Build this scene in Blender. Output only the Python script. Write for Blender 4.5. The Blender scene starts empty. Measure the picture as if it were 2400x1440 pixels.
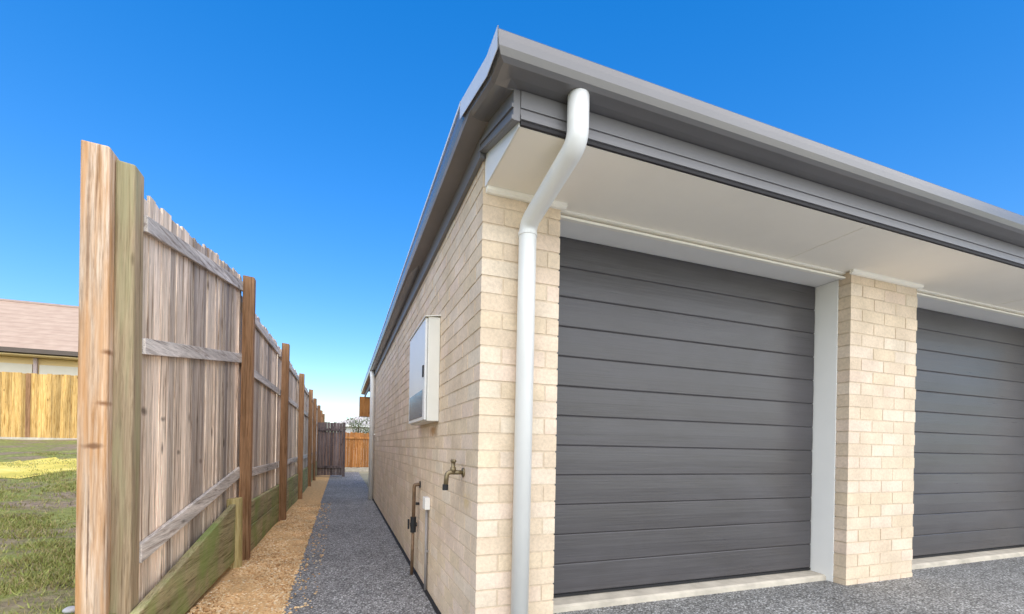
import bpy, bmesh, math, random
import numpy as np
from mathutils import Matrix, Vector
R = math.radians
C = bpy.context.scene.collection
SC = bpy.context.scene
H = 1.09                      # camera height above the side path
random.seed(7); rng = np.random.default_rng(7)

# ------------------------------------------------------------------ camera
cam = bpy.data.cameras.new('camera'); camo = bpy.data.objects.new('camera', cam); C.objects.link(camo)
cam.sensor_fit = 'HORIZONTAL'; cam.sensor_width = 36; cam.lens = 36*1070/2400
cam.shift_y = 329.4/2400; cam.clip_start = .05; cam.clip_end = 3000
camo.matrix_world = (Matrix.Translation((0, 0, H)) @ Matrix.Rotation(R(-20.5), 4, 'Z')
                     @ Matrix.Rotation(R(90), 4, 'X') @ Matrix.Rotation(R(1.05), 4, 'Z'))
SC.camera = camo
# ------------------------------------------------------------------ sky, sun, exposure
SUN_AZ, SUN_EL = R(-2), R(36)       # azimuth measured from -Y (behind the camera) towards +X
sv = Vector((math.sin(SUN_AZ)*math.cos(SUN_EL), -math.cos(SUN_AZ)*math.cos(SUN_EL), math.sin(SUN_EL)))
w = bpy.data.worlds.new('World'); SC.world = w; w.use_nodes = True
nt = w.node_tree; bg = nt.nodes['Background']
sky = nt.nodes.new('ShaderNodeTexSky'); sky.sky_type = 'NISHITA'; sky.sun_disc = False
sky.sun_elevation = SUN_EL; sky.sun_rotation = math.atan2(sv.x, sv.y)
sky.air_density = 1.0; sky.dust_density = .0; sky.ozone_density = 3.0
hs = nt.nodes.new('ShaderNodeHueSaturation'); hs.inputs['Saturation'].default_value = 1.78; hs.inputs['Hue'].default_value = .5135
gm = nt.nodes.new('ShaderNodeGamma'); gm.inputs[1].default_value = .64
nt.links.new(sky.outputs[0], gm.inputs[0]); nt.links.new(gm.outputs[0], hs.inputs['Color']); nt.links.new(hs.outputs[0], bg.inputs[0])
bg.inputs[1].default_value = .090
sl = bpy.data.lights.new('sun', 'SUN'); so = bpy.data.objects.new('sun', sl); C.objects.link(so)
sl.energy = 1.4; sl.angle = R(120); sl.color = (1, .90, .70)
so.rotation_euler = sv.to_track_quat('Z', 'Y').to_euler(); so.location = (10, -12, 12)
SC.view_settings.view_transform = 'Standard'; SC.view_settings.look = 'None'
SC.cycles.max_bounces = 14; SC.cycles.diffuse_bounces = 8
SC.view_settings.exposure = 2.24; SC.view_settings.gamma = 1

# ------------------------------------------------------------------ mesh helpers
class MB:
    def __init__(s): s.v = []; s.f = []
    def add(s, vs, fs):
        b = len(s.v); s.v += [tuple(p) for p in vs]; s.f += [tuple(i+b for i in f) for f in fs]; return s
    def hexa(s, p):           # 4 bottom (ccw) + 4 top
        return s.add(p, [(3,2,1,0),(4,5,6,7),(0,1,5,4),(1,2,6,5),(2,3,7,6),(3,0,4,7)])
    def box(s, x0, x1, y0, y1, z0, z1):
        return s.hexa([(x0,y0,z0),(x1,y0,z0),(x1,y1,z0),(x0,y1,z0),(x0,y0,z1),(x1,y0,z1),(x1,y1,z1),(x0,y1,z1)])
    def prism(s, a, b):       # two matching loops
        n = len(a)
        return s.add(list(a)+list(b), [tuple(range(n))[::-1], tuple(range(n, 2*n))]+[(i,(i+1)%n,n+(i+1)%n,n+i) for i in range(n)])
    def strip(s, rows, close=False):   # open surface from rows of points
        n = len(rows[0]); v = [p for r in rows for p in r]; f = []
        for j in range(len(rows)-1):
            for i in range(n if close else n-1):
                f.append((j*n+i, j*n+(i+1)%n, (j+1)*n+(i+1)%n, (j+1)*n+i))
        return s.add(v, f)
    def tube(s, pts, r, n=14, caps=True):
        pts = [Vector(p) for p in pts]; rows = []; up = None
        rr = r if isinstance(r, (list, tuple)) else [r]*len(pts)
        for i, p in enumerate(pts):
            t = (pts[min(i+1, len(pts)-1)]-pts[max(i-1, 0)]).normalized()
            if up is None:
                up = Vector((1,0,0)) if abs(t.x) < .8 else Vector((0,1,0))
            a = t.cross(up).normalized(); up = a.cross(t).normalized()
            rows.append([p+rr[i]*(a*math.cos(k*2*math.pi/n)+up*math.sin(k*2*math.pi/n)) for k in range(n)])
        b = len(s.v); s.strip(rows, True)
        if caps:
            s.f.append(tuple(range(b, b+n))); s.f.append(tuple(range(b+(len(rows)-1)*n, b+len(rows)*n))[::-1])
        return s
    def build(s, name, m, parent=None, bevel=0, smooth=False, z=True):
        off = Vector(parent_world(parent)) if parent else Vector((0,0,0))
        me = bpy.data.meshes.new(name)
        dz = H if z else 0
        me.from_pydata([(x-off.x, y-off.y, zz+dz-off.z) for x, y, zz in s.v], [], s.f)
        bm = bmesh.new(); bm.from_mesh(me); bmesh.ops.recalc_face_normals(bm, faces=bm.faces); bm.to_mesh(me); bm.free()
        me.materials.append(m); me.update()
        o = bpy.data.objects.new(name, me); C.objects.link(o)
        if parent: o.parent = parent
        if smooth:
            for p in me.polygons: p.use_smooth = True
        if bevel:
            bv = o.modifiers.new('Bevel', 'BEVEL'); bv.width = bevel; bv.segments = 2; bv.limit_method = 'ANGLE'
        return o
def parent_world(o):
    v = Vector((0,0,0))
    while o: v += o.location; o = o.parent
    return v
def tag(o, label, cat, group=None, kind=None):
    o['label'] = label
    if cat: o['category'] = cat
    if group: o['group'] = group
    if kind: o['kind'] = kind
    return o
def thing(name, label, cat, loc, group=None):
    o = bpy.data.objects.new(name, None); C.objects.link(o); o.location = (loc[0], loc[1], loc[2]+H)
    o.empty_display_size = .2
    return tag(o, label, cat, group)
def structure(o, label=None):
    o['kind'] = 'structure'
    if label: o['label'] = label
    return o

# ------------------------------------------------------------------ material helpers
def mat(name, rough=.8, spec=.3, metal=0):
    m = bpy.data.materials.new(name); m.use_nodes = True
    b = m.node_tree.nodes['Principled BSDF']
    b.inputs['Roughness'].default_value = rough; b.inputs['Specular IOR Level'].default_value = spec
    b.inputs['Metallic'].default_value = metal
    return m, m.node_tree, b
def N(t, typ, **k):
    n = t.nodes.new('ShaderNode'+typ)
    for a, v in k.items():
        if a in n.inputs.keys(): n.inputs[a].default_value = v
        else: setattr(n, a, v)
    return n
def coords(t, sc=(1,1,1), kind='Object'):
    c = N(t, 'TexCoord'); mp = N(t, 'Mapping'); mp.inputs['Scale'].default_value = sc
    t.links.new(c.outputs[kind], mp.inputs[0]); return mp.outputs[0]
def noise(t, vec, scale, detail=4, rough=.55, dist=0):
    n = N(t, 'TexNoise'); n.inputs['Scale'].default_value = scale; n.inputs['Detail'].default_value = detail
    n.inputs['Roughness'].default_value = rough; n.inputs['Distortion'].default_value = dist
    t.links.new(vec, n.inputs['Vector']); return n.outputs['Fac']
def ramp(t, fac, stops, const=False):
    r = N(t, 'ValToRGB'); e = r.color_ramp.elements
    if const: r.color_ramp.interpolation = 'CONSTANT'
    while len(e) < len(stops): e.new(.5)
    for i, (p, c) in enumerate(stops):
        e[i].position = p; e[i].color = (*c, 1) if len(c) == 3 else c
    t.links.new(fac, r.inputs[0]); return r.outputs[0]
def mix(t, a, b, fac, mode='MIX'):
    n = N(t, 'Mix', data_type='RGBA', blend_type=mode)
    for sock, v in ((n.inputs[0], fac), (n.inputs[6], a), (n.inputs[7], b)):
        if hasattr(v, 'links'): t.links.new(v, sock)
        else: sock.default_value = v if not isinstance(v, tuple) else ((*v, 1) if len(v) == 3 else v)
    return n.outputs[2]
def bump(t, b, h, strength=.4, dist=.01):
    n = N(t, 'Bump'); n.inputs['Strength'].default_value = strength; n.inputs['Distance'].default_value = dist
    t.links.new(h, n.inputs['Height']); t.links.new(n.outputs[0], b.inputs['Normal'])
def island(t):
    return N(t, 'NewGeometry').outputs['Random Per Island']
def grey(v): return (v, v, v)

def plain(name, col, rough=.6, spec=.4, var=.08, scale=6, metal=0, bmp=0):
    m, t, b = mat(name, rough, spec, metal)
    n = noise(t, coords(t), scale, 5)
    c = ramp(t, n, [(.3, tuple(x*(1-var) for x in col)), (.7, tuple(min(1, x*(1+var)) for x in col))])
    t.links.new(c, b.inputs['Base Color'])
    if bmp: bump(t, b, noise(t, coords(t), 180, 3), bmp, .002)
    return m
def wood(name, lo, mid, hi, axis='z', rough=.85, tint=None, isl=.35, fine=34, knots=True, tsc=(2.2, 2.2, 1.2), tmax=.6, grain=.55):
    m, t, b = mat(name, rough, .15)
    k = {'z': (fine, fine, 1.1), 'y': (fine, 1.1, fine), 'x': (1.1, fine, fine)}[axis]
    k2 = {'z': (9, 9, .5), 'y': (9, .5, 9), 'x': (.5, 9, 9)}[axis]
    # shift every board's grain by its island value
    mp = N(t, 'Mapping'); tc = N(t, 'TexCoord'); t.links.new(tc.outputs['Object'], mp.inputs[0]); mp.inputs['Scale'].default_value = k
    cmb = N(t, 'CombineXYZ'); ml = N(t, 'Math', operation='MULTIPLY'); t.links.new(island(t), ml.inputs[0]); ml.inputs[1].default_value = 57
    for i in range(3): t.links.new(ml.outputs[0], cmb.inputs[i])
    t.links.new(cmb.outputs[0], mp.inputs['Location'])
    g = noise(t, mp.outputs[0], 1.6, 7, .62, .5)
    col = ramp(t, g, [(.33, lo), (.44, mid), (.53, hi), (.60, mid), (.66, hi), (.74, lo)])
    fg = noise(t, mp.outputs[0], 4.5, 5, .7, .2)
    col = mix(t, col, ramp(t, fg, [(.34, grey(.62)), (.5, grey(1.0)), (.64, grey(1.14))]), .85, 'MULTIPLY')
    big = noise(t, coords(t, k2), 1.0, 3, .5, .3)
    col = mix(t, col, ramp(t, big, [(.35, grey(.62)), (.65, grey(1.2))]), .8, 'MULTIPLY')
    ir = ramp(t, island(t), [(0, (1-isl, 1-isl, 1-isl*.9)), (.5, (1, .97, .95)), (1, (1+isl*.5, 1+isl*.42, 1+isl*.4))])
    col = mix(t, col, ir, 1.0, 'MULTIPLY')
    if tint:
        tn = noise(t, coords(t, tsc), 1.4, 4, .6)
        f = ramp(t, tn, [(.44, grey(0)), (.64, grey(tmax))])
        col = mix(t, col, tint, f)
    if knots:
        vo = N(t, 'TexVoronoi', feature='F1'); vo.inputs['Scale'].default_value = 1
        kk = {'z': (7, 7, 2.6), 'y': (7, 2.6, 7), 'x': (2.6, 7, 7)}[axis]
        t.links.new(coords(t, kk), vo.inputs['Vector'])
        f = ramp(t, vo.outputs['Distance'], [(.05, grey(.8)), (.13, grey(0))])
        col = mix(t, col, tuple(x*.35 for x in lo), f)
    t.links.new(col, b.inputs['Base Color']); bump(t, b, g, grain, .006)
    return m

# --- brick
def brick_mat():
    m, t, b = mat('cream_brick', .85, .2)
    n = noise(t, coords(t), 5, 4); n2 = noise(t, coords(t), 60, 5, .7)
    c = ramp(t, island(t), [(0, (.64, .525, .40)), (.25, (.68, .565, .44)), (.5, (.66, .545, .40)), (.75, (.70, .57, .465)), (1, (.69, .60, .48))])
    c = mix(t, c, ramp(t, n, [(.35, (.88, .86, .83)), (.65, (1.06, 1.04, 1.02))]), 1, 'MULTIPLY')
    c = mix(t, c, ramp(t, n2, [(.3, grey(.86)), (.6, grey(1.05))]), 1, 'MULTIPLY')
    def spot(col, p, sc, amt):
        nonlocal c
        tc = N(t, 'TexCoord'); mp = N(t, 'Mapping'); mp.vector_type = 'POINT'
        mp.inputs['Location'].default_value = tuple(-(q-o_)*k for q, o_, k in zip(p, (3.9, 6, 0), sc)); mp.inputs['Scale'].default_value = sc
        t.links.new(tc.outputs['Object'], mp.inputs[0])
        ln = N(t, 'VectorMath', operation='LENGTH'); t.links.new(mp.outputs[0], ln.inputs[0])
        ad = N(t, 'Math', operation='MULTIPLY_ADD'); t.links.new(noise(t, coords(t), 22, 4), ad.inputs[0]); ad.inputs[1].default_value = .9; t.links.new(ln.outputs['Value'], ad.inputs[2])
        c = mix(t, c, col, ramp(t, ad.outputs[0], [(.55, grey(amt)), (1.0, grey(0))]))
    spot((.36, .17, .04), (.628, 3.33, 1.20), (3, 3.2, 9), .7)
    spot((.58, .42, .17), (.628, 2.36, .80), (3, 7, 9), .5)
    spot((.30, .29, .16), (.628, 4.2, .06), (3, 2.5, 6), .6)
    t.links.new(c, b.inputs['Base Color']); bump(t, b, n2, .35, .004)
    return m
M_brick = brick_mat()
M_mortar = plain('mortar', (.58, .475, .355), .95, .1, .12, 40, bmp=.4)
# --- exposed aggregate concrete
def aggregate(name, lo, mid, hi, sc=95):
    m, t, b = mat(name, .75, .3)
    v = N(t, 'TexVoronoi', feature='F1'); v.inputs['Scale'].default_value = sc; t.links.new(coords(t), v.inputs['Vector'])
    sep = N(t, 'SeparateColor'); t.links.new(v.outputs['Color'], sep.inputs[0])
    c = ramp(t, sep.outputs[0], [(0, lo), (.35, mid), (.7, tuple((a+b_)/2 for a, b_ in zip(mid, hi))), (.88, hi), (1, tuple(min(.75, x*1.5) for x in hi))])
    edge = ramp(t, v.outputs['Distance'], [(.3, grey(1)), (.62, grey(.42))])
    c = mix(t, c, edge, 1, 'MULTIPLY')
    big = noise(t, coords(t), .9, 5, .6); big2 = noise(t, coords(t), 7, 4, .6)
    c = mix(t, c, ramp(t, big, [(.35, grey(.82)), (.65, grey(1.12))]), 1, 'MULTIPLY')
    c = mix(t, c, ramp(t, big2, [(.35, grey(.86)), (.65, grey(1.1))]), 1, 'MULTIPLY')
    t.links.new(c, b.inputs['Base Color'])
    inv = N(t, 'Math', operation='SUBTRACT'); inv.inputs[0].default_value = 1; t.links.new(v.outputs['Distance'], inv.inputs[1])
    bump(t, b, inv.outputs[0], .8, .006)
    return m
M_drive = aggregate('exposed_aggregate', (.14, .138, .132), (.32, .317, .307), (.53, .525, .51))
M_path = aggregate('path_aggregate', (.16, .157, .155), (.33, .325, .32), (.52, .51, .50), 85)
M_gbase = plain('gravel_base', (.62, .39, .19), .95, .1, .22, 26, bmp=.5)
def pebble():
    m, t, b = mat('gravel_stone', .85, .2)
    c = ramp(t, island(t), [(0, (.44, .24, .10)), (.3, (.64, .40, .20)), (.6, (.72, .48, .25)), (.85, (.76, .56, .33)), (1, (.82, .70, .50))])
    c = mix(t, c, ramp(t, noise(t, coords(t), 2.2, 4), [(.35, grey(.75)), (.65, grey(1.1))]), 1, 'MULTIPLY')
    t.links.new(c, b.inputs['Base Color']); return m
M_pebble = pebble()
# --- metals and paints
M_white = plain('white_paint', (.80, .79, .76), .38, .5, .03, 3)
M_pipe = plain('pipe_white', (.73, .73, .71), .3, .5, .03, 3)
M_soffit = plain('soffit_paint', (.91, .86, .76), .7, .3, .03, 2)
M_trim = plain('trim_cream', (.90, .87, .78), .5, .4, .03, 3)
M_jamb = plain('jamb_paint', (.84, .83, .80), .45, .4, .03, 3)
M_gutter = plain('gutter_grey', (.16, .155, .158), .22, .6, .06, 2, metal=.2)
M_fascia = plain('fascia_grey', (.165, .16, .165), .42, .5, .06, 2)
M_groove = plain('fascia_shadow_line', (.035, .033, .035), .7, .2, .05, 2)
M_roof = plain('roof_sheet', (.22, .20, .19), .6, .3, .1, 3)
M_conc = plain('sill_concrete', (.52, .47, .39), .9, .2, .18, 9, bmp=.3)
M_black = plain('black_rubber', (.02, .02, .022), .7, .3, .1, 5)
M_brass = plain('brass', (.25, .20, .12), .5, .5, .25, 30, metal=.8)
M_copper = plain('aged_copper', (.20, .13, .08), .55, .4, .3, 25, metal=.4)
M_grey = plain('grey_conduit', (.28, .26, .25), .6, .3, .1, 9)
M_boxw = plain('meter_box_paint', (.72, .71, .66), .4, .4, .04, 4)
M_boxd = plain('meter_box_door', (.70, .70, .69), .36, .5, .04, 3, metal=0)
def door_mat():
    m, t, b = mat('roller_door_grey', .42, .4)
    n = noise(t, coords(t, (1.2, 10, 55)), 1.5, 6, .6, .4)
    c = ramp(t, n, [(.3, (.060, .056, .058)), (.7, (.078, .073, .076))])
    sm = noise(t, coords(t, (1.0, 1, 2.2)), 1.1, 4, .6, .6)
    c = mix(t, c, ramp(t, sm, [(.35, (.92, .91, .90)), (.62, (1.08, 1.09, 1.12))]), 1, 'MULTIPLY')
    t.links.new(c, b.inputs['Base Color']); bump(t, b, n, .3, .004)
    r = ramp(t, n, [(.3, grey(.27)), (.7, grey(.42))]); t.links.new(r, b.inputs['Roughness'])
    return m
M_door = door_mat()
# --- woods
W_pal = wood('weathered_paling', (.20, .13, .085), (.64, .51, .40), (.86, .74, .61), 'z', isl=.5, grain=.8)
W_rail = wood('weathered_rail', (.32, .265, .23), (.60, .545, .50), (.74, .69, .64), 'y', isl=.15)
W_post = wood('brown_post', (.17, .09, .045), (.33, .18, .09), (.42, .25, .14), 'z', isl=.2)
W_tan = wood('tan_post', (.30, .18, .10), (.56, .40, .28), (.68, .54, .42), 'z', isl=.1, fine=24, tint=(.52, .27, .11), tsc=(16, 16, .9), tmax=.7)
def marks(m, base, items):
    t = m.node_tree; b = t.nodes['Principled BSDF']; c = b.inputs['Base Color'].links[0].from_socket
    for p, sc, col, amt in items:
        mp = N(t, 'Mapping'); tc = N(t, 'TexCoord'); mp.inputs['Scale'].default_value = sc
        mp.inputs['Location'].default_value = tuple(-(q-o_)*k for q, o_, k in zip(p, base, sc)); t.links.new(tc.outputs['Object'], mp.inputs[0])
        ln = N(t, 'VectorMath', operation='LENGTH'); t.links.new(mp.outputs[0], ln.inputs[0])
        ad = N(t, 'Math', operation='MULTIPLY_ADD'); t.links.new(noise(t, coords(t, (1, 1, .5)), 26, 3), ad.inputs[0]); ad.inputs[1].default_value = .8; t.links.new(ln.outputs['Value'], ad.inputs[2])
        c = mix(t, c, col, ramp(t, ad.outputs[0], [(.6, grey(amt)), (1.05, grey(0))]))
    t.links.new(c, b.inputs['Base Color'])
FB = (-.9, 2.9, 0)
marks(W_tan, FB, [((-1.075, 2.78, 1.52), (16, 8, 30), (.20, .09, .04), .85), ((-1.09, 2.78, 1.27), (14, 8, 34), (.20, .09, .04), .85), ((-1.13, 2.78, 1.06), (10, 8, 32), (.17, .085, .045), .85),
    ((-1.14, 2.78, .60), (110, 8, 1.7), (.13, .08, .055), .85), ((-1.16, 2.78, 2.1), (70, 8, 1.3), (.17, .10, .06), .6)])
marks(W_pal, FB, [((-.99, 3.0, 1.25), (9, 14, 22), (.10, .07, .05), .8), ((-.98, 3.25, 1.22), (9, 16, 28), (.10, .07, .05), .7), ((-.97, 3.5, 1.02), (9, 16, 28), (.10, .07, .05), .7), ((-.96, 3.9, .95), (9, 16, 24), (.12, .07, .05), .6)])
W_green = wood('mossy_post', (.19, .125, .07), (.36, .27, .17), (.46, .36, .24), 'z', tint=(.33, .32, .18), isl=.1, tsc=(9, 9, .8), tmax=.6)
W_sleep = wood('mossy_sleeper', (.17, .14, .07), (.34, .29, .16), (.44, .39, .23), 'y', tint=(.22, .30, .085), tmax=.75, isl=.1, knots=False)
W_short = wood('treated_pine_post', (.30, .22, .08), (.46, .36, .15), (.60, .50, .25), 'z', isl=.1, knots=False)
W_gate = wood('dark_paling', (.06, .045, .045), (.13, .10, .10), (.19, .155, .15), 'z')
W_gold = wood('golden_paling', (.33, .18, .05), (.58, .36, .12), (.72, .49, .20), 'z', isl=.4, fine=22)
W_orange = wood('orange_paling', (.30, .11, .03), (.48, .20, .06), (.58, .28, .10), 'z', isl=.3, fine=22)

# ------------------------------------------------------------------ ground
def terrain(y): return float(np.interp(y, [-20, 2, 3.2, 5.6, 9.8, 11.3, 16.4, 40, 200], [-.92, -.87, -.84, -.70, -.46, -.36, 0, .3, .4]))
def lawn_z(x, y):
    z = terrain(y)
    return z + .03*math.sin(x*2.1+y*1.3)*math.sin(y*1.7-x*.8) + .015*math.sin(5*x+3*y)
def lawn_mat():
    m, t, b = mat('lawn_ground', .95, .1)
    n = noise(t, coords(t), 1.6, 6, .65); n2 = noise(t, coords(t), 14, 6, .7)
    c = ramp(t, n, [(.38, (.33, .25, .18)), (.48, (.29, .25, .13)), (.56, (.27, .29, .09)), (.72, (.38, .37, .14))])
    c = mix(t, c, ramp(t, n2, [(.3, grey(.55)), (.7, grey(1.3))]), 1, 'MULTIPLY')
    t.links.new(c, b.inputs['Base Color']); bump(t, b, n2, 1, .04)
    return m
M_lawn = lawn_mat()
M_soil = plain('soil', (.13, .095, .06), .95, .1, .3, 6, bmp=.6)
g = MB()
g.add([(-900,-900,-1.13),(900,-900,-1.13),(900,900,-1.13),(-900,900,-1.13)], [(0,1,2,3)])
structure(g.build('ground', plain('far_ground', (.30, .28, .20), .95, .1, .3, .4)))
def lawn_edge(y): return float(np.interp(y, [-20, 2.9, 4.9, 7.3, 40], [-1.06, -1.045, -.935, -.90, -.90]))
g = MB(); rows = []
ys = list(np.arange(-12, 2, 1.0))+list(np.arange(2, 12, .2))+list(np.arange(12, 24, .6))+list(np.arange(24, 121, 8.))
for y in ys:
    xe = lawn_edge(y)
    xs = [xe, xe]+[xe-.15*k for k in range(1, 30)]+[xe-4.5-1.2*k for k in range(1, 12)]+[-40, -120]
    rows.append([(x, y, -1.12 if i == 0 else lawn_z(x, y)-.0) for i, x in enumerate(xs)])
g.strip(rows); structure(g.build('lawn', M_lawn, smooth=True))
# sunlit band of dry grass on the lawn, sunlight put in as yellow
def sunlit_grass_mat():
    m, t, b = mat('sunlit_grass', .95, .1)
    c = ramp(t, noise(t, coords(t), 2.2, 7, .7), [(.3, (.42, .38, .09)), (.5, (.72, .58, .13)), (.7, (.82, .70, .24))]); t.links.new(c, b.inputs['Base Color'])
    bump(t, b, noise(t, coords(t), 12, 5), .15, .01); return m
g = MB(); rows = []
for i in range(60):
    x = -1.2-i*.16; u = i/59
    j = .12*math.sin(i*1.9)+.09*math.sin(i*4.3)+random.uniform(-.12, .12)
    far = 10.9+.25*u+j; near = float(np.interp(x, [-9, -4.6, -3.2, -1.2], [8.0, 8.3, 9.3, 10.6]))+.8*j
    rows.append([(x, near+(far-near)*k/7, lawn_z(x, near+(far-near)*k/7)+.008) for k in range(8)])
g.strip(rows); structure(g.build('sunlit_strip', sunlit_grass_mat(), smooth=True))
# driveway, path, gravel
DZ = -.915
g = MB(); g.add([(.66,-14,DZ),(24,-14,DZ),(24,2.6,DZ),(.66,2.6,DZ),(.66,2.6,-1.12),(.66,-14,-1.12),(-.345,-14,DZ),(-.345,.7,DZ),(.66,.7,DZ),(-.345,-14,-1.12),(-.345,.7,-1.12)],
    [(0,1,2,3),(6,0,8,7),(8,3,4),(9,6,7,10)])
structure(g.build('driveway', M_drive))
g = MB(); rows = []
for y, z in [(.7, DZ), (1.4, -1.0), (2.3, -1.09)]+[(2.3+k*1., -1.09) for k in range(1, 18)]:
    rows.append([(-.345, y, -1.125), (-.345, y, z), (.664, y, z)])
g.strip(rows); structure(g.build('path', M_path))
g = MB(); g.add([(-9,-16,DZ+.004),(26,-16,DZ+.004),(26,.35,DZ+.004),(-.34,.35,DZ+.004),(-.34,-4,DZ+.004),(-9,-4,DZ+.004)], [(0,1,2,3,4,5)])
structure(g.build('bounce_apron', plain('bounce_concrete', (.68, .65, .59), .9, .2, .08, 2)))  # unseen pale ground behind the camera, added to bounce light onto soffit and doors
g = MB(); g.box(.598, .626, 2.35, 9.9, -1.10, -1.0865); structure(g.build('path_joint', M_black))
def fence_x(y): return float(np.interp(y, [-5, 2.93, 4.95, 7.25, 10, 30], [-1.1, -1.0, -.90, -.86, -.835, -.835]))   # paling face
g = MB(); rows = []
for k in range(64):
    y = .5+k*.34
    rows.append([(lerp, y, -1.104+.012*math.sin(y*3+i)) for i, lerp in enumerate(np.linspace(fence_x(y)-.03, -.347, 6))])
g.strip(rows); structure(g.build('gravel_bed', M_gbase, smooth=True))
# loose stones of the gravel bed
ico_v = []; ph = (1+5**.5)/2
for a in (-1, 1):
    for b_ in (-ph, ph): ico_v += [(0, a, b_), (a, b_, 0), (b_, 0, a)]
ico_v = np.array(ico_v)/np.linalg.norm(ico_v[0])
bm = bmesh.new()
for p in ico_v: bm.verts.new(p)
ret = bmesh.ops.convex_hull(bm, input=bm.verts[:]); bm.verts.ensure_lookup_table(); bm.verts.index_update()
ico_f = [tuple(v.index for v in f.verts) for f in bm.faces]; ico_v = np.array([tuple(v.co) for v in bm.verts]); bm.free()
g = MB()
for k in range(20000):
    y = 2.6+6.5*random.random()**1.7; x0 = fence_x(y)+.07; x = x0+(-.33-x0)*random.random() if random.random() > .035 else -.36+.22*random.random()**3
    s = random.uniform(.0035, .009)*(1+.06*y); zz = -1.100 if x < -.345 else -1.088
    q = ico_v*rng.uniform(.7, 1.25, (len(ico_v), 1))*np.array([s*random.uniform(.8, 1.4), s, s*random.uniform(.5, .8)])
    an = random.random()*6.28; ca, sa = math.cos(an), math.sin(an)
    g.add([(x+p[0]*ca-p[1]*sa, y+p[0]*sa+p[1]*ca, zz+p[2]+s*.2) for p in q], ico_f)
tag(g.build('gravel', M_pebble), 'loose orange gravel between the fence and the path', None, kind='stuff')

# ------------------------------------------------------------------ the garage house
house = thing('garage_house', 'cream brick garage building with grey roller doors and grey gutters', 'building', (3.9, 6, -1.09))
CX, FY = .628, 2.15            # wall corner
ST, CH, BL, BH = 1.27, .086, .23, .076
def bricks_row_x(mb, x0, x1, y0, y1, z0, first):
    x = x0; ln = first
    while x < x1-.02:
        e = min(x+ln, x1); j = random.uniform(-.0012, .0012)
        mb.box(x, e, y0+j, y1, z0, z0+BH); x = e+.01; ln = BL
def bricks_row_y(mb, x0, x1, y0, y1, z0, first):
    y = y0; ln = first
    while y < y1-.02:
        e = min(y+ln, y1); j = random.uniform(-.0012, .0012)
        mb.box(x0+j, x1, y, e, z0, z0+BH); y = e+.01; ln = BL
WEND = 9.85
mb = MB(); core = MB()
ncz = 31
for r in range(-1, 29):
    z0 = ST-.003-BH-r*CH
    if z0 < -1.14: break
    if r >= 0:
        if r % 2 == 0:
            bricks_row_x(mb, CX, 1.05, FY, FY+.105, z0, BL); bricks_row_y(mb, CX, CX+.105, FY+.115, WEND, z0, BL)
        else:
            bricks_row_x(mb, CX+.115, 1.05, FY, FY+.105, z0, BL); bricks_row_y(mb, CX, CX+.105, FY, WEND, z0, BL)
for r in range(1, 3):          # courses above soffit level, behind the side fascia
    z0 = ST-.003-BH+r*CH
    if z0+BH < 1.46: bricks_row_y(mb, CX, CX+.105, FY+.005, WEND, z0, .11+.12*(r % 2))
side = mb.build('brick_wall', M_brick, house)
core.box(CX+.0028, 1.046, FY+.0028, FY+.21, -1.14, ST-.001); core.box(CX+.0028, CX+.2, FY+.2102, WEND-.004, -1.14, 1.45); core.box(CX+.0028, CX+.2, FY+.006, FY+.21, ST+.001, 1.45)
core.build('mortar', M_mortar, side)
def pillar(x0, x1):
    mb = MB(); core = MB(); r = 0
    while True:
        z0 = ST-.003-BH-r*CH
        if z0 < -.99: break
        bricks_row_x(mb, x0, x1, FY, FY+.086, z0, .238 if r % 2 == 0 else .112); r += 1
    p = mb.build('brick_pillar', M_brick, house)
    core.box(x0+.004, x1-.004, FY+.0028, FY+.082, -1.05, ST-.001); core.build('mortar', M_mortar, p)
P2 = (3.295, 4.03); P3 = (6.27, 7.0)
pillar(*P2); pillar(*P3)
# rest of the shell
mb = MB(); mb.box(CX+.21, 7.4, 9.6, 9.8, -1.1, 1.4); mb.box(7.1, 7.4, 2.5, 9.5, -1.1, 1.4); mb.box(7.0, 7.4, 2.3, 2.45, -1.1, 1.26)
mb.box(CX+.25, 7.05, 2.75, 2.85, -1.05, 1.25)
mb.build('rear_wall', M_mortar, house)
# soffit with joint strips
mb = MB(); mb.box(.642, 7.5, 1.692, 2.235, ST, ST+.012); sof = mb.build('soffit', M_soffit, house)
for x in (2.72, 5.12):
    mb = MB(); mb.box(x, x+.006, 1.70, 2.19, ST-.0025, ST+.001); mb.build('joint_strip', M_soffit, sof)
# trims round pillars and across the door heads
mb = MB()
def quad_x(x0, x1, y, k=1):
    mb = MB(); mb.prism([(x0, y, ST), (x0, y-.027, ST), (x0, y-.026, ST-.016*k), (x0, y-.014, ST-.025*k), (x0, y, ST-.027*k)], [(x1, y, ST), (x1, y-.027, ST), (x1, y-.026, ST-.016*k), (x1, y-.014, ST-.025*k), (x1, y, ST-.027*k)]); mb.build('trim_moulding', M_trim, house)
quad_x(CX+.014, 1.075, FY-.001); quad_x(P2[0]-.022, P2[1]+.022, FY-.001); quad_x(P3[0]-.022, P3[1]+.022, FY-.001)
for a, b_ in ((1.052, P2[0]-.002), (P2[1]+.002, P3[0]-.002)): quad_x(a, b_, 2.214, .45)
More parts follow.
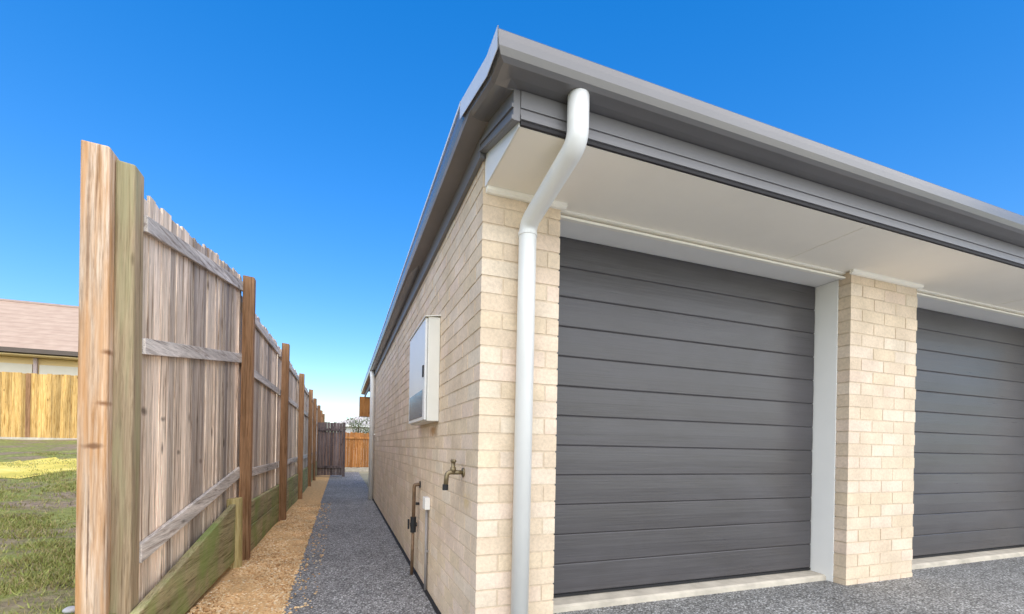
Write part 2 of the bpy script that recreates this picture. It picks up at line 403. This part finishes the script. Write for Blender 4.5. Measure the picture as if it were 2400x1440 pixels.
# door heads, jambs, sills, doors
M_gap_shade = plain('gap_shade_taupe', (.42, .37, .30), .8, .2, .04, 3)
SILL = -.866; DH = 1.238
def door_set(x0, x1):
    mb = MB(); mb.box(x0+.002, x1-.002, 2.216, 2.47, DH, ST-.001); mb.build('door_head', M_jamb, house)
    mb = MB(); mb.box(x0+.003, x1-.003, 2.188, 2.2155, DH-.010, DH+.003); mb.build('head_bead', M_trim, house)
    mb = MB(); mb.box(x0+.003, x1-.003, 2.2125, 2.2155, DH+.0035, ST-.0125); mb.build('gap_shade_strip', M_gap_shade, house)  # dark strip painting the shade between quad trim and bead
    for s in (0, 1):
        mb = MB(); xa = x0-.02 if s == 0 else x1-.003
        mb.box(xa, xa+.023, 2.238, 2.47, DZ-.02, DH-.0005); mb.build('door_jamb', M_jamb, house, bevel=.002)
    mb = MB(); mb.prism([(x0+.005, 2.285, DZ-.03), (x0+.005, 2.285, SILL-.022), (x0+.005, 2.30, SILL-.012), (x0+.005, 2.47, SILL-.004), (x0+.005, 2.47, DZ-.03)],
                        [(x1-.005, 2.285, DZ-.03), (x1-.005, 2.285, SILL-.022), (x1-.005, 2.30, SILL-.012), (x1-.005, 2.47, SILL-.004), (x1-.005, 2.47, DZ-.03)])
    mb.build('door_sill', M_conc, house)
    # slatted leaf
    prof = []; n = 12; p = (DH-.001-SILL-.012)/n; z = SILL+.012
    for k in range(n):
        a = z+k*p; prof += [(2.408, a), (2.403, a+.003), (2.400, a+.008), (2.3985, a+p*.5), (2.400, a+p-.006), (2.403, a+p-.001), (2.408, a+p-.0005)]
    a = [(x0+.012, y, q) for y, q in prof]; b_ = [(x1-.012, y, q) for y, q in prof]
    mb = MB(); mb.strip([a, b_]); d = mb.build('garage_door', M_door, house)
    mb = MB(); mb.box(x0+.012, x1-.012, 2.396, 2.43, SILL-.002, SILL+.0115); mb.build('bottom_seal', M_black, d)
    mb = MB(); mb.box(x0+.004, x1-.004, 2.44, 2.46, SILL-.01, DH-.0015); mb.build('dark_backing', M_black, d)  # black sheet behind the leaf, added as the darkness of the side gaps
door_set(1.05, P2[0]); door_set(P2[1], P3[0])
# roof, fascia, gutter
GX, GY = .63, 1.68             # fascia corner
prof = [(-.004, 1.500), (.002, 1.405), (.05, 1.402), (.100, 1.405), (.117, 1.416), (.127, 1.440), (.130, 1.468), (.130, 1.492), (.124, 1.500), (.116, 1.499), (.118, 1.470), (.112, 1.44)]
XR = 7.9; YB = 14.0
mb = MB()
mb.strip([[(GX-d, GY-d, z) for d, z in prof], [(XR, GY-d, z) for d, z in prof]])
sd = [(1.68, -.005), (2.10, .115), (6., .085), (YB, .06)]
mb.strip([[(GX-d, GY-d, z) for d, z in prof]]+[[(GX-d, y, z+o) for d, z in prof] for y, o in sd])
for pr in ([(XR, GY-d, z) for d, z in prof], [(GX-d, YB, z+.06) for d, z in prof]): mb.add(pr, [tuple(range(len(pr)))])
mb.build('gutter', M_gutter, house)
M_lip_highlight = plain('lip_highlight_pale', (.74, .75, .78), .35, .6, .05, 4)
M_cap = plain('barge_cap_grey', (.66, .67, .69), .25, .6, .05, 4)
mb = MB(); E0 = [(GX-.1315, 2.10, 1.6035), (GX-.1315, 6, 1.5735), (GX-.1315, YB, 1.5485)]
mb.strip([[(x, y, z), (x-.004, y, z), (x-.004, y, z+.017), (x, y, z+.017)] for x, y, z in E0], True); mb.build('lip_highlight', M_lip_highlight, house)  # pale strip painting the sky highlight along the side gutter lip
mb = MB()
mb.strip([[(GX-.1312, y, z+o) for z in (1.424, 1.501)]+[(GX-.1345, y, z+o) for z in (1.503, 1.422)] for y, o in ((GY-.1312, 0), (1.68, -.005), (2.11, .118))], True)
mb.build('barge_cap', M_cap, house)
mb = MB(); mb.box(GX+.008, XR-.05, GY, GY+.012, 1.288, 1.47)
mb.box(GX+.008, XR-.05, GY-.006, GY-.0005, 1.335, 1.402); mb.box(GX+.008, XR-.05, GY-.009, GY-.0005, 1.289, 1.308)
# barge over the eave end, then the side fascia
def yz(x0, x1, pts): mb.prism([(x0, y, z) for y, z in pts], [(x1, y, z) for y, z in pts])
yz(GX-.022, GX+.006, [(GY-.002, 1.283), (2.13, 1.425), (2.13, 1.56), (GY-.002, 1.46)])
yz(GX-.030, GX-.0225, [(GY-.004, 1.330), (2.13, 1.462), (2.13, 1.478), (GY-.004, 1.346)])
yz(GX-.030, GX-.0225, [(GY-.004, 1.284), (2.13, 1.426), (2.13, 1.442), (GY-.004, 1.300)])
yz(GX-.026, CX-.001, [(2.131, 1.40), (YB, 1.365), (YB, 1.53), (2.131, 1.56)])
fas = mb.build('fascia', M_fascia, house)
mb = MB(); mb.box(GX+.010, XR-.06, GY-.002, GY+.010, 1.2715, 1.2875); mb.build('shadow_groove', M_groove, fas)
mb = MB(); yz(.636, .641, [(GY+.013, 1.2715), (FY-.002, 1.2715), (FY-.002, 1.436), (GY+.013, 1.30)]); mb.build('eave_end', M_white, house)
mb = MB()
L = [(GX-.118, GY-.118, 1.497), (GX-.118, 1.68, 1.492), (GX-.118, 2.10, 1.612), (GX-.118, YB, 1.558)]
mb.add(L+[(XR, GY-.118, 1.497), (XR, YB, 1.558), (4.2, 5.8, 2.95), (4.2, 10.0, 2.95)], [(0, 4, 6), (0, 6, 1), (1, 6, 2), (2, 6, 7, 3), (4, 5, 7, 6), (5, 3, 7), (0, 1, 2, 3, 5, 4)])
mb.build('roof', M_roof, house)
# boxed stained-timber bulkhead below the far end of the eave
mb = MB(); mb.box(.46, 2.6, 13.55, 13.75, .80, 1.36); mb.build('patio_beam', W_orange, house, bevel=.004)
# downpipes
def arc(p, q, r_, n=7): return [tuple(Vector(p).lerp(Vector(q), k/n)) for k in range(n+1)]
def smooth_path(pts, rad, n=7):
    pts = [Vector(p) for p in pts]; out = [pts[0]]
    for i in range(1, len(pts)-1):
        a = (pts[i-1]-pts[i]).normalized(); b_ = (pts[i+1]-pts[i]).normalized()
        p0 = pts[i]+a*rad; p1 = pts[i]+b_*rad
        for k in range(n+1):
            t = k/n; out.append(p0*(1-t)**2+pts[i]*2*t*(1-t)+p1*t*t)
    return out+[pts[-1]]
mb = MB(); pr = .044
mb.tube(smooth_path([(.838, 2.095, DZ-.01), (.846, 2.095, 1.105), (.862, 1.622, 1.222), (.862, 1.622, 1.404)], .055), pr, 20)
dp = mb.build('downpipe', M_pipe, house, smooth=True)
mb = MB(); mb.tube([(.8455, 2.095, 1.045), (.8455, 2.095, 1.062)], .0475, 20); mb.build('pipe_collar', M_pipe, dp)
mb = MB(); mb.tube(smooth_path([(.565, 9.55, -1.10), (.565, 9.55, 1.30), (.55, 9.55, 1.47)], .05), .045, 16)
dp = mb.build('downpipe', M_pipe, house, smooth=True)
mb = MB(); mb.tube([(.565, 9.55, 1.2), (.565, 9.55, 1.22)], .05, 16); mb.build('pipe_collar', M_pipe, dp)
mb = MB(); mb.box(.6, .63, 9.5, 9.6, .2, .23); mb.build('pipe_bracket', M_pipe, dp)

# ------------------------------------------------------------------ fittings on the side wall
t_ = thing('meter_box', 'white metal meter box with a shiny door on the brick side wall', 'meter box', (.628, 3.5, .16))
mb = MB(); mb.box(.545, .627, 3.13, 3.92, .172, .888); mb.build('box_body', M_boxw, t_, bevel=.004)
mb = MB(); mb.box(.527, .543, 3.145, 3.91, .18, .88); d = mb.build('box_door', M_boxd, t_, bevel=.004)
mb = MB(); mb.box(.519, .5265, 3.18, 3.21, .48, .56); mb.build('latch', M_black, d)
mb = MB(); mb.box(.5245, .5268, 3.22, 3.86, .205, .395); mb.build('dark_reflection', plain('reflection_dark', (.10, .12, .15), .15, .6, .05, 3), d)  # dark panel painting the fence's reflection low on the door
mb = MB(); mb.prism([(.520, 3.12, .889), (.628, 3.12, .905), (.628, 3.12, .897), (.520, 3.12, .881+.002)], [(.520, 3.93, .889), (.628, 3.93, .905), (.628, 3.93, .897), (.520, 3.93, .883)]); mb.build('rain_lip', M_boxw, t_)
t_ = thing('garden_tap', 'small brass garden tap sticking out of the brick wall near the corner', 'tap', (.628, 2.42, -.14))
mb = MB(); mb.tube([(.629, 2.42, -.14), (.620, 2.42, -.14)], .026, 14); mb.tube([(.626, 2.42, -.14), (.565, 2.42, -.14)], .012, 12)
mb.tube(smooth_path([(.575, 2.42, -.14), (.535, 2.42, -.138), (.528, 2.42, -.215)], .022), [.013]*10 if False else .0125, 12)
mb.tube([(.568, 2.42, -.14), (.568, 2.42, -.085)], .011, 12); mb.tube([(.568, 2.42, -.135), (.568, 2.42, -.112)], .016, 8)
mb.build('tap_body', M_brass, t_, smooth=True)
mb = MB(); mb.tube([(.568, 2.385, -.078), (.568, 2.455, -.078)], .009, 10); mb.tube([(.568, 2.42, -.086), (.568, 2.42, -.070)], .013, 10); mb.build('tap_handle', M_brass, t_, smooth=True)
mb = MB(); mb.tube([(.5275, 2.42, -.205), (.527, 2.42, -.235)], .016, 12); mb.build('hose_connector', M_black, t_)
t_ = thing('gas_pipe', 'dark riser pipe with elbow and valve low on the brick side wall', 'pipe', (.585, 3.88, -1.09))
mb = MB(); mb.tube(smooth_path([(.63, 3.86, -.325), (.58, 3.88, -.325), (.58, 3.90, -.70)], .025), .015, 12); mb.tube([(.58, 3.90, -.69), (.575, 3.91, -1.095)], .013, 12); mb.build('riser', M_copper, t_, smooth=True)
mb = MB(); mb.tube([(.58, 3.90, -.60), (.58, 3.90, -.73)], .024, 8); mb.tube([(.555, 3.90, -.665), (.61, 3.90, -.665)], .018, 8); mb.box(.535, .547, 3.885, 3.915, -.70, -.62); mb.build('valve', M_black, t_)
mb = MB(); mb.tube([(.6295, 3.86, -.325), (.622, 3.86, -.325)], .03, 14); mb.build('wall_flange', M_black, t_)
mb = MB(); mb.box(.60, .628, 3.885, 3.915, -.50, -.48); mb.build('bracket', M_black, t_)
t_ = thing('conduit_box', 'small white outlet box with grey conduit running down to the path', 'junction box', (.62, 3.45, -1.09))
mb = MB(); mb.box(.588, .627, 3.39, 3.50, -.475, -.385); mb.build('box_cover', M_white, t_, bevel=.004)
mb = MB(); mb.tube([(.612, 3.45, -.474), (.612, 3.45, -1.095)], .0105, 10); mb.build('conduit', M_grey, t_, smooth=True)
mb = MB(); mb.box(.605, .628, 3.43, 3.47, -.80, -.785); mb.build('saddle_clip', M_grey, t_)

# ------------------------------------------------------------------ the side fence
fence = thing('side_fence', 'tall weathered grey paling fence with brown posts beside the gravel strip', 'fence', (-.9, 2.9, -1.09))
posts = [(-.84, 4.90, 1.553), (-.775, 7.27, 1.425), (-.765, 10.05, 1.40), (-.760, 12.85, 1.40), (-.76, 14.95, 1.37), (-.76, 17.4, 1.36), (-.76, 19.8, 1.35), (-.76, 22.2, 1.36)]
for x, y, zt in posts:
    mb = MB(); h = .047; dx = random.uniform(-.008, .008)
    mb.hexa([(x-h, y-.045, -1.12), (x+h, y-.045, -1.12), (x+h, y+.045, -1.12), (x-h, y+.045, -1.12), (x-h+dx, y-.045, zt+.004), (x+h+dx, y-.045, zt-.004), (x+h+dx, y+.045, zt-.004), (x-h+dx, y+.045, zt+.004)])
    mb.build('post', W_post, fence, bevel=.005)
mb = MB(); mb.hexa([(-1.078,2.835,-1.12),(-.985,2.835,-1.12),(-.978,2.925,-1.12),(-1.078,2.925,-1.12),(-1.080,2.835,1.405),(-.998,2.835,1.395),(-.988,2.925,1.380),(-1.080,2.925,1.405)])
o = mb.build('post', W_green, fence, bevel=.008); o['label'] = 'square post stained green with moss'
mb = MB(); mb.hexa([(-1.185,2.78,-1.12),(-1.062,2.785,-1.12),(-1.0805,2.90,-1.12),(-1.185,2.90,-1.12),(-1.196,2.78,1.440),(-1.084,2.785,1.436),(-1.0825,2.90,1.430),(-1.196,2.90,1.440)])
o = mb.build('post', W_tan, fence, bevel=.007); o['label'] = 'thick pale tan end post, tallest of the fence'
def bay(y0, y1, top, bot, rails, pw=.098):
    """top/bot/rails: functions of y"""
    mb = MB(); y = y0
    while y < y1-.03:
        wd = pw*random.uniform(.9, 1.06); e = min(y+wd, y1); x0 = fence_x(y)-random.uniform(0, .012); x1 = fence_x(e)-random.uniform(0, .012)
        zt = top((y+e)/2)+random.uniform(-.02, .016); zb = bot((y+e)/2)+random.uniform(-.012, .012); s = random.uniform(-.01, .01); th = .014
        e2 = e-random.uniform(.003, .008); mb.hexa([(x0-th, y, zb), (x0, y, zb), (x1, e2, zb+s*.5), (x1-th, e2, zb+s*.5), (x0-th, y, zt), (x0, y, zt), (x1, e2, zt+s), (x1-th, e2, zt+s)])
        y = e
    mb.build('paling_panel', W_pal, fence)
    for rf, hh in rails:
        mb = MB(); xa, xb = fence_x(y0)+.002, fence_x(y1)+.002; za, zb = rf(y0), rf(y1)
        mb.hexa([(xa, y0, za), (xa+.024, y0, za), (xb+.024, y1, zb), (xb, y1, zb), (xa, y0, za+hh), (xa+.024, y0, za+hh), (xb+.024, y1, zb+hh), (xb, y1, zb+hh)])
        mb.build('rail', W_rail, fence, bevel=.003)
def lin(a, b_): return lambda y: float(np.interp(y, [a[0], b_[0]], [a[1], b_[1]]))
bay(2.93, 4.95, lin((2.93, 1.30), (4.95, 1.565)), lin((2.93, -.98), (4.9, -.66)),
    [(lin((2.93, 1.10), (4.95, 1.425)), .085), (lin((2.93, .455), (4.95, .755)), .085), (lin((2.93, -.645), (4.9, -.315)), .10)])
pv = 4.92
for i in range(1, len(posts)):
    y1 = posts[i][1]-.045
    bay(pv, y1, lambda y: 1.395, lambda y: -.62, [(lambda y: 1.245, .08), (lambda y: .69, .08), (lambda y: -.35, .085)])
    pv = posts[i][1]+.03
# retaining sleepers
rw = thing('retaining_wall', 'low mossy timber sleeper wall at the foot of the paling fence', 'retaining wall', (-.9, 3.5, -1.09))
def sleeper(y0, y1, z0a, z1a, z0b, z1b, off, th=.045):
    mb = MB(); xa, xb = fence_x(y0)+off, fence_x(y1)+off
    mb.hexa([(xa, y0, z0a), (xa+th, y0, z0a), (xb+th, y1, z0b), (xb, y1, z0b), (xa, y0, z1a), (xa+th, y0, z1a), (xb+th, y1, z1b), (xb, y1, z1b)])
    return mb.build('sleeper', W_sleep, rw, bevel=.006)
sleeper(2.80, 4.62, -1.12, -.865, -1.03, -.525, .022)
pv = 4.95
for i in range(1, len(posts)):
    y1 = posts[i][1]-.05
    sleeper(pv, y1, -1.12, -.845, -1.12, -.845, .006, .04); sleeper(pv, y1, -.838, -.60, -.838, -.60, .002, .04); pv = posts[i][1]+.05
mb = MB(); mb.prism([(-.868+.066*math.cos(a), 4.61+.05*math.sin(a), -1.12) for a in np.linspace(0, 2*math.pi, 17)[:-1]], [(-.875+.066*math.cos(a), 4.61+.05*math.sin(a), -.490+.008*math.cos(a)) for a in np.linspace(0, 2*math.pi, 17)[:-1]])
mb.build('short_post', W_short, rw, bevel=.004)

# ------------------------------------------------------------------ end of the alley
def palings(mb, x0, x1, y, z0, z1, pw=.1, jz=.02, th=.015):
    x = x0
    while x < x1-.02:
        e = min(x+pw*random.uniform(.9, 1.08), x1); j = random.uniform(-.008, .008); t = z1+random.uniform(-jz, jz)
        mb.hexa([(x, y+j, z0), (e-.004, y+j, z0), (e-.004, y+j+th, z0), (x, y+j+th, z0), (x, y+j, t), (e-.004, y+j, t+random.uniform(-.006, .006)), (e-.004, y+j+th, t), (x, y+j+th, t)]); x = e
gt = thing('side_gate', 'dark timber screen across the gravel at the end of the alley', 'gate', (-.35, 16.5, -1.09))
mb = MB(); palings(mb, -.74, .03, 16.5, -1.04, .735); mb.build('paling_panel', W_gate, gt)
mb = MB(); mb.box(.03, .125, 16.47, 16.56, -1.12, .745); mb.build('post', W_gate, gt, bevel=.005)
for z in (.45, -.8):
    mb = MB(); mb.box(-.74, .028, 16.455, 16.488, z, z+.08); mb.build('rail', W_gate, gt, bevel=.003)
ff = thing('far_fence', 'orange stained paling fence closing the far end of the path', 'fence', (1.0, 20.3, -1.12))
mb = MB(); palings(mb, -.7, 4.2, 20.3, -.95, .50); mb.build('paling_panel', W_orange, ff)
mb = MB(); mb.box(-.7, 4.2, 20.22, 20.28, -1.13, -.965); mb.build('plinth', M_conc, ff, bevel=.004)
mb = MB(); mb.box(-.7, 4.2, 20.255, 20.286, .25, .33); mb.build('rail', W_orange, ff)
for x in (.35, 2.7):
    mb = MB(); mb.box(x, x+.09, 20.32, 20.41, -1.13, .53); mb.build('post', W_orange, ff)
hs2 = thing('white_house', 'pale low house showing over the far orange fence', 'house', (3, 27, -1.12))
mb = MB(); mb.box(-.2, 9, 26, 30, -1.13, .95); mb.build('wall', plain('white_render', (.70, .68, .66), .8, .2, .04, 2), hs2)
mb = MB(); mb.box(-.5, 9.3, 25.7, 30.3, .955, 1.07); mb.build('gutter', M_white, hs2)
mb = MB(); mb.add([(-.5, 25.7, 1.075), (9.3, 25.7, 1.075), (9.3, 30.3, 1.075), (-.5, 30.3, 1.075), (1.6, 28, 1.9), (7, 28, 1.9)], [(0,1,5,4),(1,2,5),(2,3,4,5),(3,0,4),(0,3,2,1)]); mb.build('roof', plain('pale_roof', (.55, .50, .47), .8, .2, .08, 3), hs2)

def leaf_mat(name, a, b_, c):
    m, t, bs = mat(name, .6, .3)
    col = ramp(t, island(t), [(0, a), (.5, b_), (1, c)]); t.links.new(col, bs.inputs['Base Color']); return m
def tree(name, label, x, y, zb, ht, rad, n, m_leaf, m_bark):
    t = thing(name, label, 'tree', (x, y, zb))
    mb = MB(); mb.tube([(x, y, zb), (x+.03, y, zb+ht*.3), (x-.02, y, zb+ht*.6), (x, y+.05, zb+ht*.85)], [.09, .07, .05, .02], 8)
    cl = []
    for k in range(14):
        a = k*2.4; r_ = rad*math.sqrt(random.random())*.8; c = Vector((x+r_*math.cos(a), y+r_*math.sin(a), zb+ht*random.uniform(.42, .98)))
        mb.tube([(x, y, zb+ht*.35+.02*k), tuple((Vector((x, y, zb+ht*.5))+c)/2), tuple(c)], [.035, .02, .006], 5); cl.append(c)
    mb.build('trunk', m_bark, t)
    mb = MB()
    for k in range(n):
        c = random.choice(cl); p = c+Vector(rng.normal(0, rad*.23, 3)); s = random.uniform(.03, .06)*rad*1.4
        d1 = Vector(rng.normal(0, 1, 3)).normalized(); d2 = d1.cross(Vector(rng.normal(0, 1, 3))).normalized()
        mb.add([p-d1*s, p+d2*s*.45, p+d1*s, p-d2*s*.45], [(0, 1, 2, 3)])
    mb.build('crown', m_leaf, t); return t
tree('garden_tree', 'small grey green tree behind the far orange fence', .75, 22.6, -1.12, 2.45, .6, 1900, leaf_mat('leaf', (.08, .10, .05), (.14, .18, .08), (.24, .27, .16)), plain('bark', (.12, .09, .06), .9))

# ------------------------------------------------------------------ left background
nf = thing('neighbour_fence', 'golden sunlit paling fence across the far edge of the lawn', 'fence', (-8, 16.4, 0))
mb = MB(); palings(mb, -16, -2.6, 16.4, .03, 1.80, .105, .015); mb.build('paling_panel', W_gold, nf)
for z in (.3, 1.45):
    mb = MB(); mb.box(-16, -2.6, 16.425, 16.46, z, z+.08); mb.build('rail', W_gold, nf)
x = -15.2
while x < -2.7:
    mb = MB(); mb.box(x, x+.1, 16.38, 16.395-.003, -.1, 1.79); mb.build('post', W_post, nf); x += 2.36
mb = MB(); mb.box(-16, -2.6, 16.36, 16.376, -.1, .035); mb.build('plinth', M_conc, nf)
nh = thing('neighbour_house', 'low house with a pinkish tiled roof behind the golden fence', 'house', (-11, 24, .1))
M_cream = plain('cream_render', (.66, .50, .26), .8, .2, .05, 2)
EY = 20.5
mb = MB(); mb.box(-22, -5, EY+.55, EY+14, 0, 2.85); mb.build('wall', M_cream, nh)
mb = MB(); mb.box(-22, -10.25, EY+.50, EY+.545, 0, 2.62); mb.box(-10.05, -5, EY+.50, EY+.545, 0, 2.62); mb.build('lower_cladding', plain('pale_cladding', (.60, .56, .48), .8, .2, .05, 2), nh)
mb = MB(); mb.box(-10.2, -10.1, EY+.45, EY+.54, 0, 2.86); mb.build('downpipe', plain('mauve_pipe', (.45, .36, .36), .5), nh)
mb = MB(); mb.box(-22.6, -4.4, EY, EY+.56, 2.86, 2.90); mb.build('soffit', M_cream, nh)
mb = MB(); mb.box(-22.6, -4.4, EY-.12, EY-.002, 2.93, 3.08); mb.build('gutter', plain('dark_gutter', (.10, .075, .06), .5), nh)
def tile_mat():
    m, t, b = mat('pink_roof_tile', .8, .2)
    wv = N(t, 'TexWave', wave_type='BANDS', bands_direction='Y', wave_profile='SAW'); wv.inputs['Scale'].default_value = .42; wv.inputs['Distortion'].default_value = .6; wv.inputs['Detail'].default_value = 2
    t.links.new(coords(t), wv.inputs['Vector'])
    c = ramp(t, noise(t, coords(t), 2.5, 5), [(.3, (.44, .31, .23)), (.7, (.54, .40, .30))])
    c = mix(t, c, ramp(t, wv.outputs['Fac'], [(.0, grey(.84)), (.2, grey(1.04)), (1, grey(1))]), 1, 'MULTIPLY')
    t.links.new(c, b.inputs['Base Color']); return m
mb = MB(); mb.add([(-22.6, EY-.1, 3.085), (-4.4, EY-.1, 3.085), (-4.4, EY+15.5, 3.085), (-22.6, EY+15.5, 3.085), (-17, EY+7.6, 6.36), (-9.0, EY+7.6, 6.36)], [(0,1,5,4),(1,2,5),(2,3,4,5),(3,0,4),(0,3,2,1)])
rf = mb.build('roof', tile_mat(), nh)
mb = MB(); mb.tube([(-17, EY+7.6, 6.36), (-9.0, EY+7.6, 6.36)], .10, 8); mb.build('ridge_cap', plain('ridge_tile', (.35, .26, .22), .8), rf)

# ------------------------------------------------------------------ grass, weeds and stones on the lawn
M_blade = leaf_mat('grass_blade', (.40, .30, .15), (.19, .22, .05), (.34, .35, .10))
def near_sunlit(x): return float(np.interp(x, [-9, -4.6, -3.2, -1.2], [8.0, 8.3, 9.3, 10.6]))
def patch(x, y): return math.sin(x*3.1+1)*math.sin(y*2.3)+.6*math.sin(x*7.3+y*5.1)+.4*math.sin(11*y-6*x)
g = MB(); cnt = 0
while cnt < 80000:
    y = 2.0+10*random.random()**1.8; x = -1.06-4.6*random.random()**1.1*(.35+.065*y)*1.1
    if random.random() > max(.08, .28+.75*patch(x, y)): continue
    if x < -1.06-(.35+.62*y): continue
    if 7.9 < y < 11.4 and near_sunlit(x) < y and random.random() > max(.22, 1-(y-near_sunlit(x))/.45): continue
    cnt += 1; z = lawn_z(x, y); h = random.uniform(.010, .032)*(1+.05*y); a = random.random()*6.28; wd = random.uniform(.0016, .0034)*(1+.17*y)
    lx, ly = random.gauss(0, .6)*h, random.gauss(0, .6)*h; ca, sa = math.cos(a)*wd, math.sin(a)*wd
    g.add([(x-ca, y-sa, z-.005), (x+ca, y+sa, z-.005), (x+lx*.5, y+ly*.5, z+h*.7), (x+lx, y+ly, z+h)], [(0, 1, 2), (1, 3, 2)] if False else [(0, 1, 3)])
tag(g.build('grass', M_blade), 'patchy short grass on the vacant lot', None, kind='stuff')
M_stone = plain('pale_stone', (.40, .39, .41), .9, .2, .2, 20, bmp=.5)
def stone(x, y, s, label, m):
    mb = MB(); q = ico_v*rng.uniform(.8, 1.2, (12, 1))*np.array([s*1.2, s, s*.7]); z = lawn_z(x, y)+s*.3
    mb.add([(x+p[0], y+p[1], z+p[2]) for p in q], ico_f)
    o = mb.build('stone', m, None); sub = o.modifiers.new('Subdivision', 'SUBSURF'); sub.levels = sub.render_levels = 2
    tag(o, label, 'stone', 'stones on the rough lawn')
stone(-1.235, 2.86, .034, 'pale rounded stone at the foot of the tan fence post', M_stone)
stone(-2.32, 4.05, .05, 'grey stone in the rough grass at the left edge of the lawn', plain('grey_stone', (.40, .38, .36), .9, .2, .2, 20, bmp=.5))
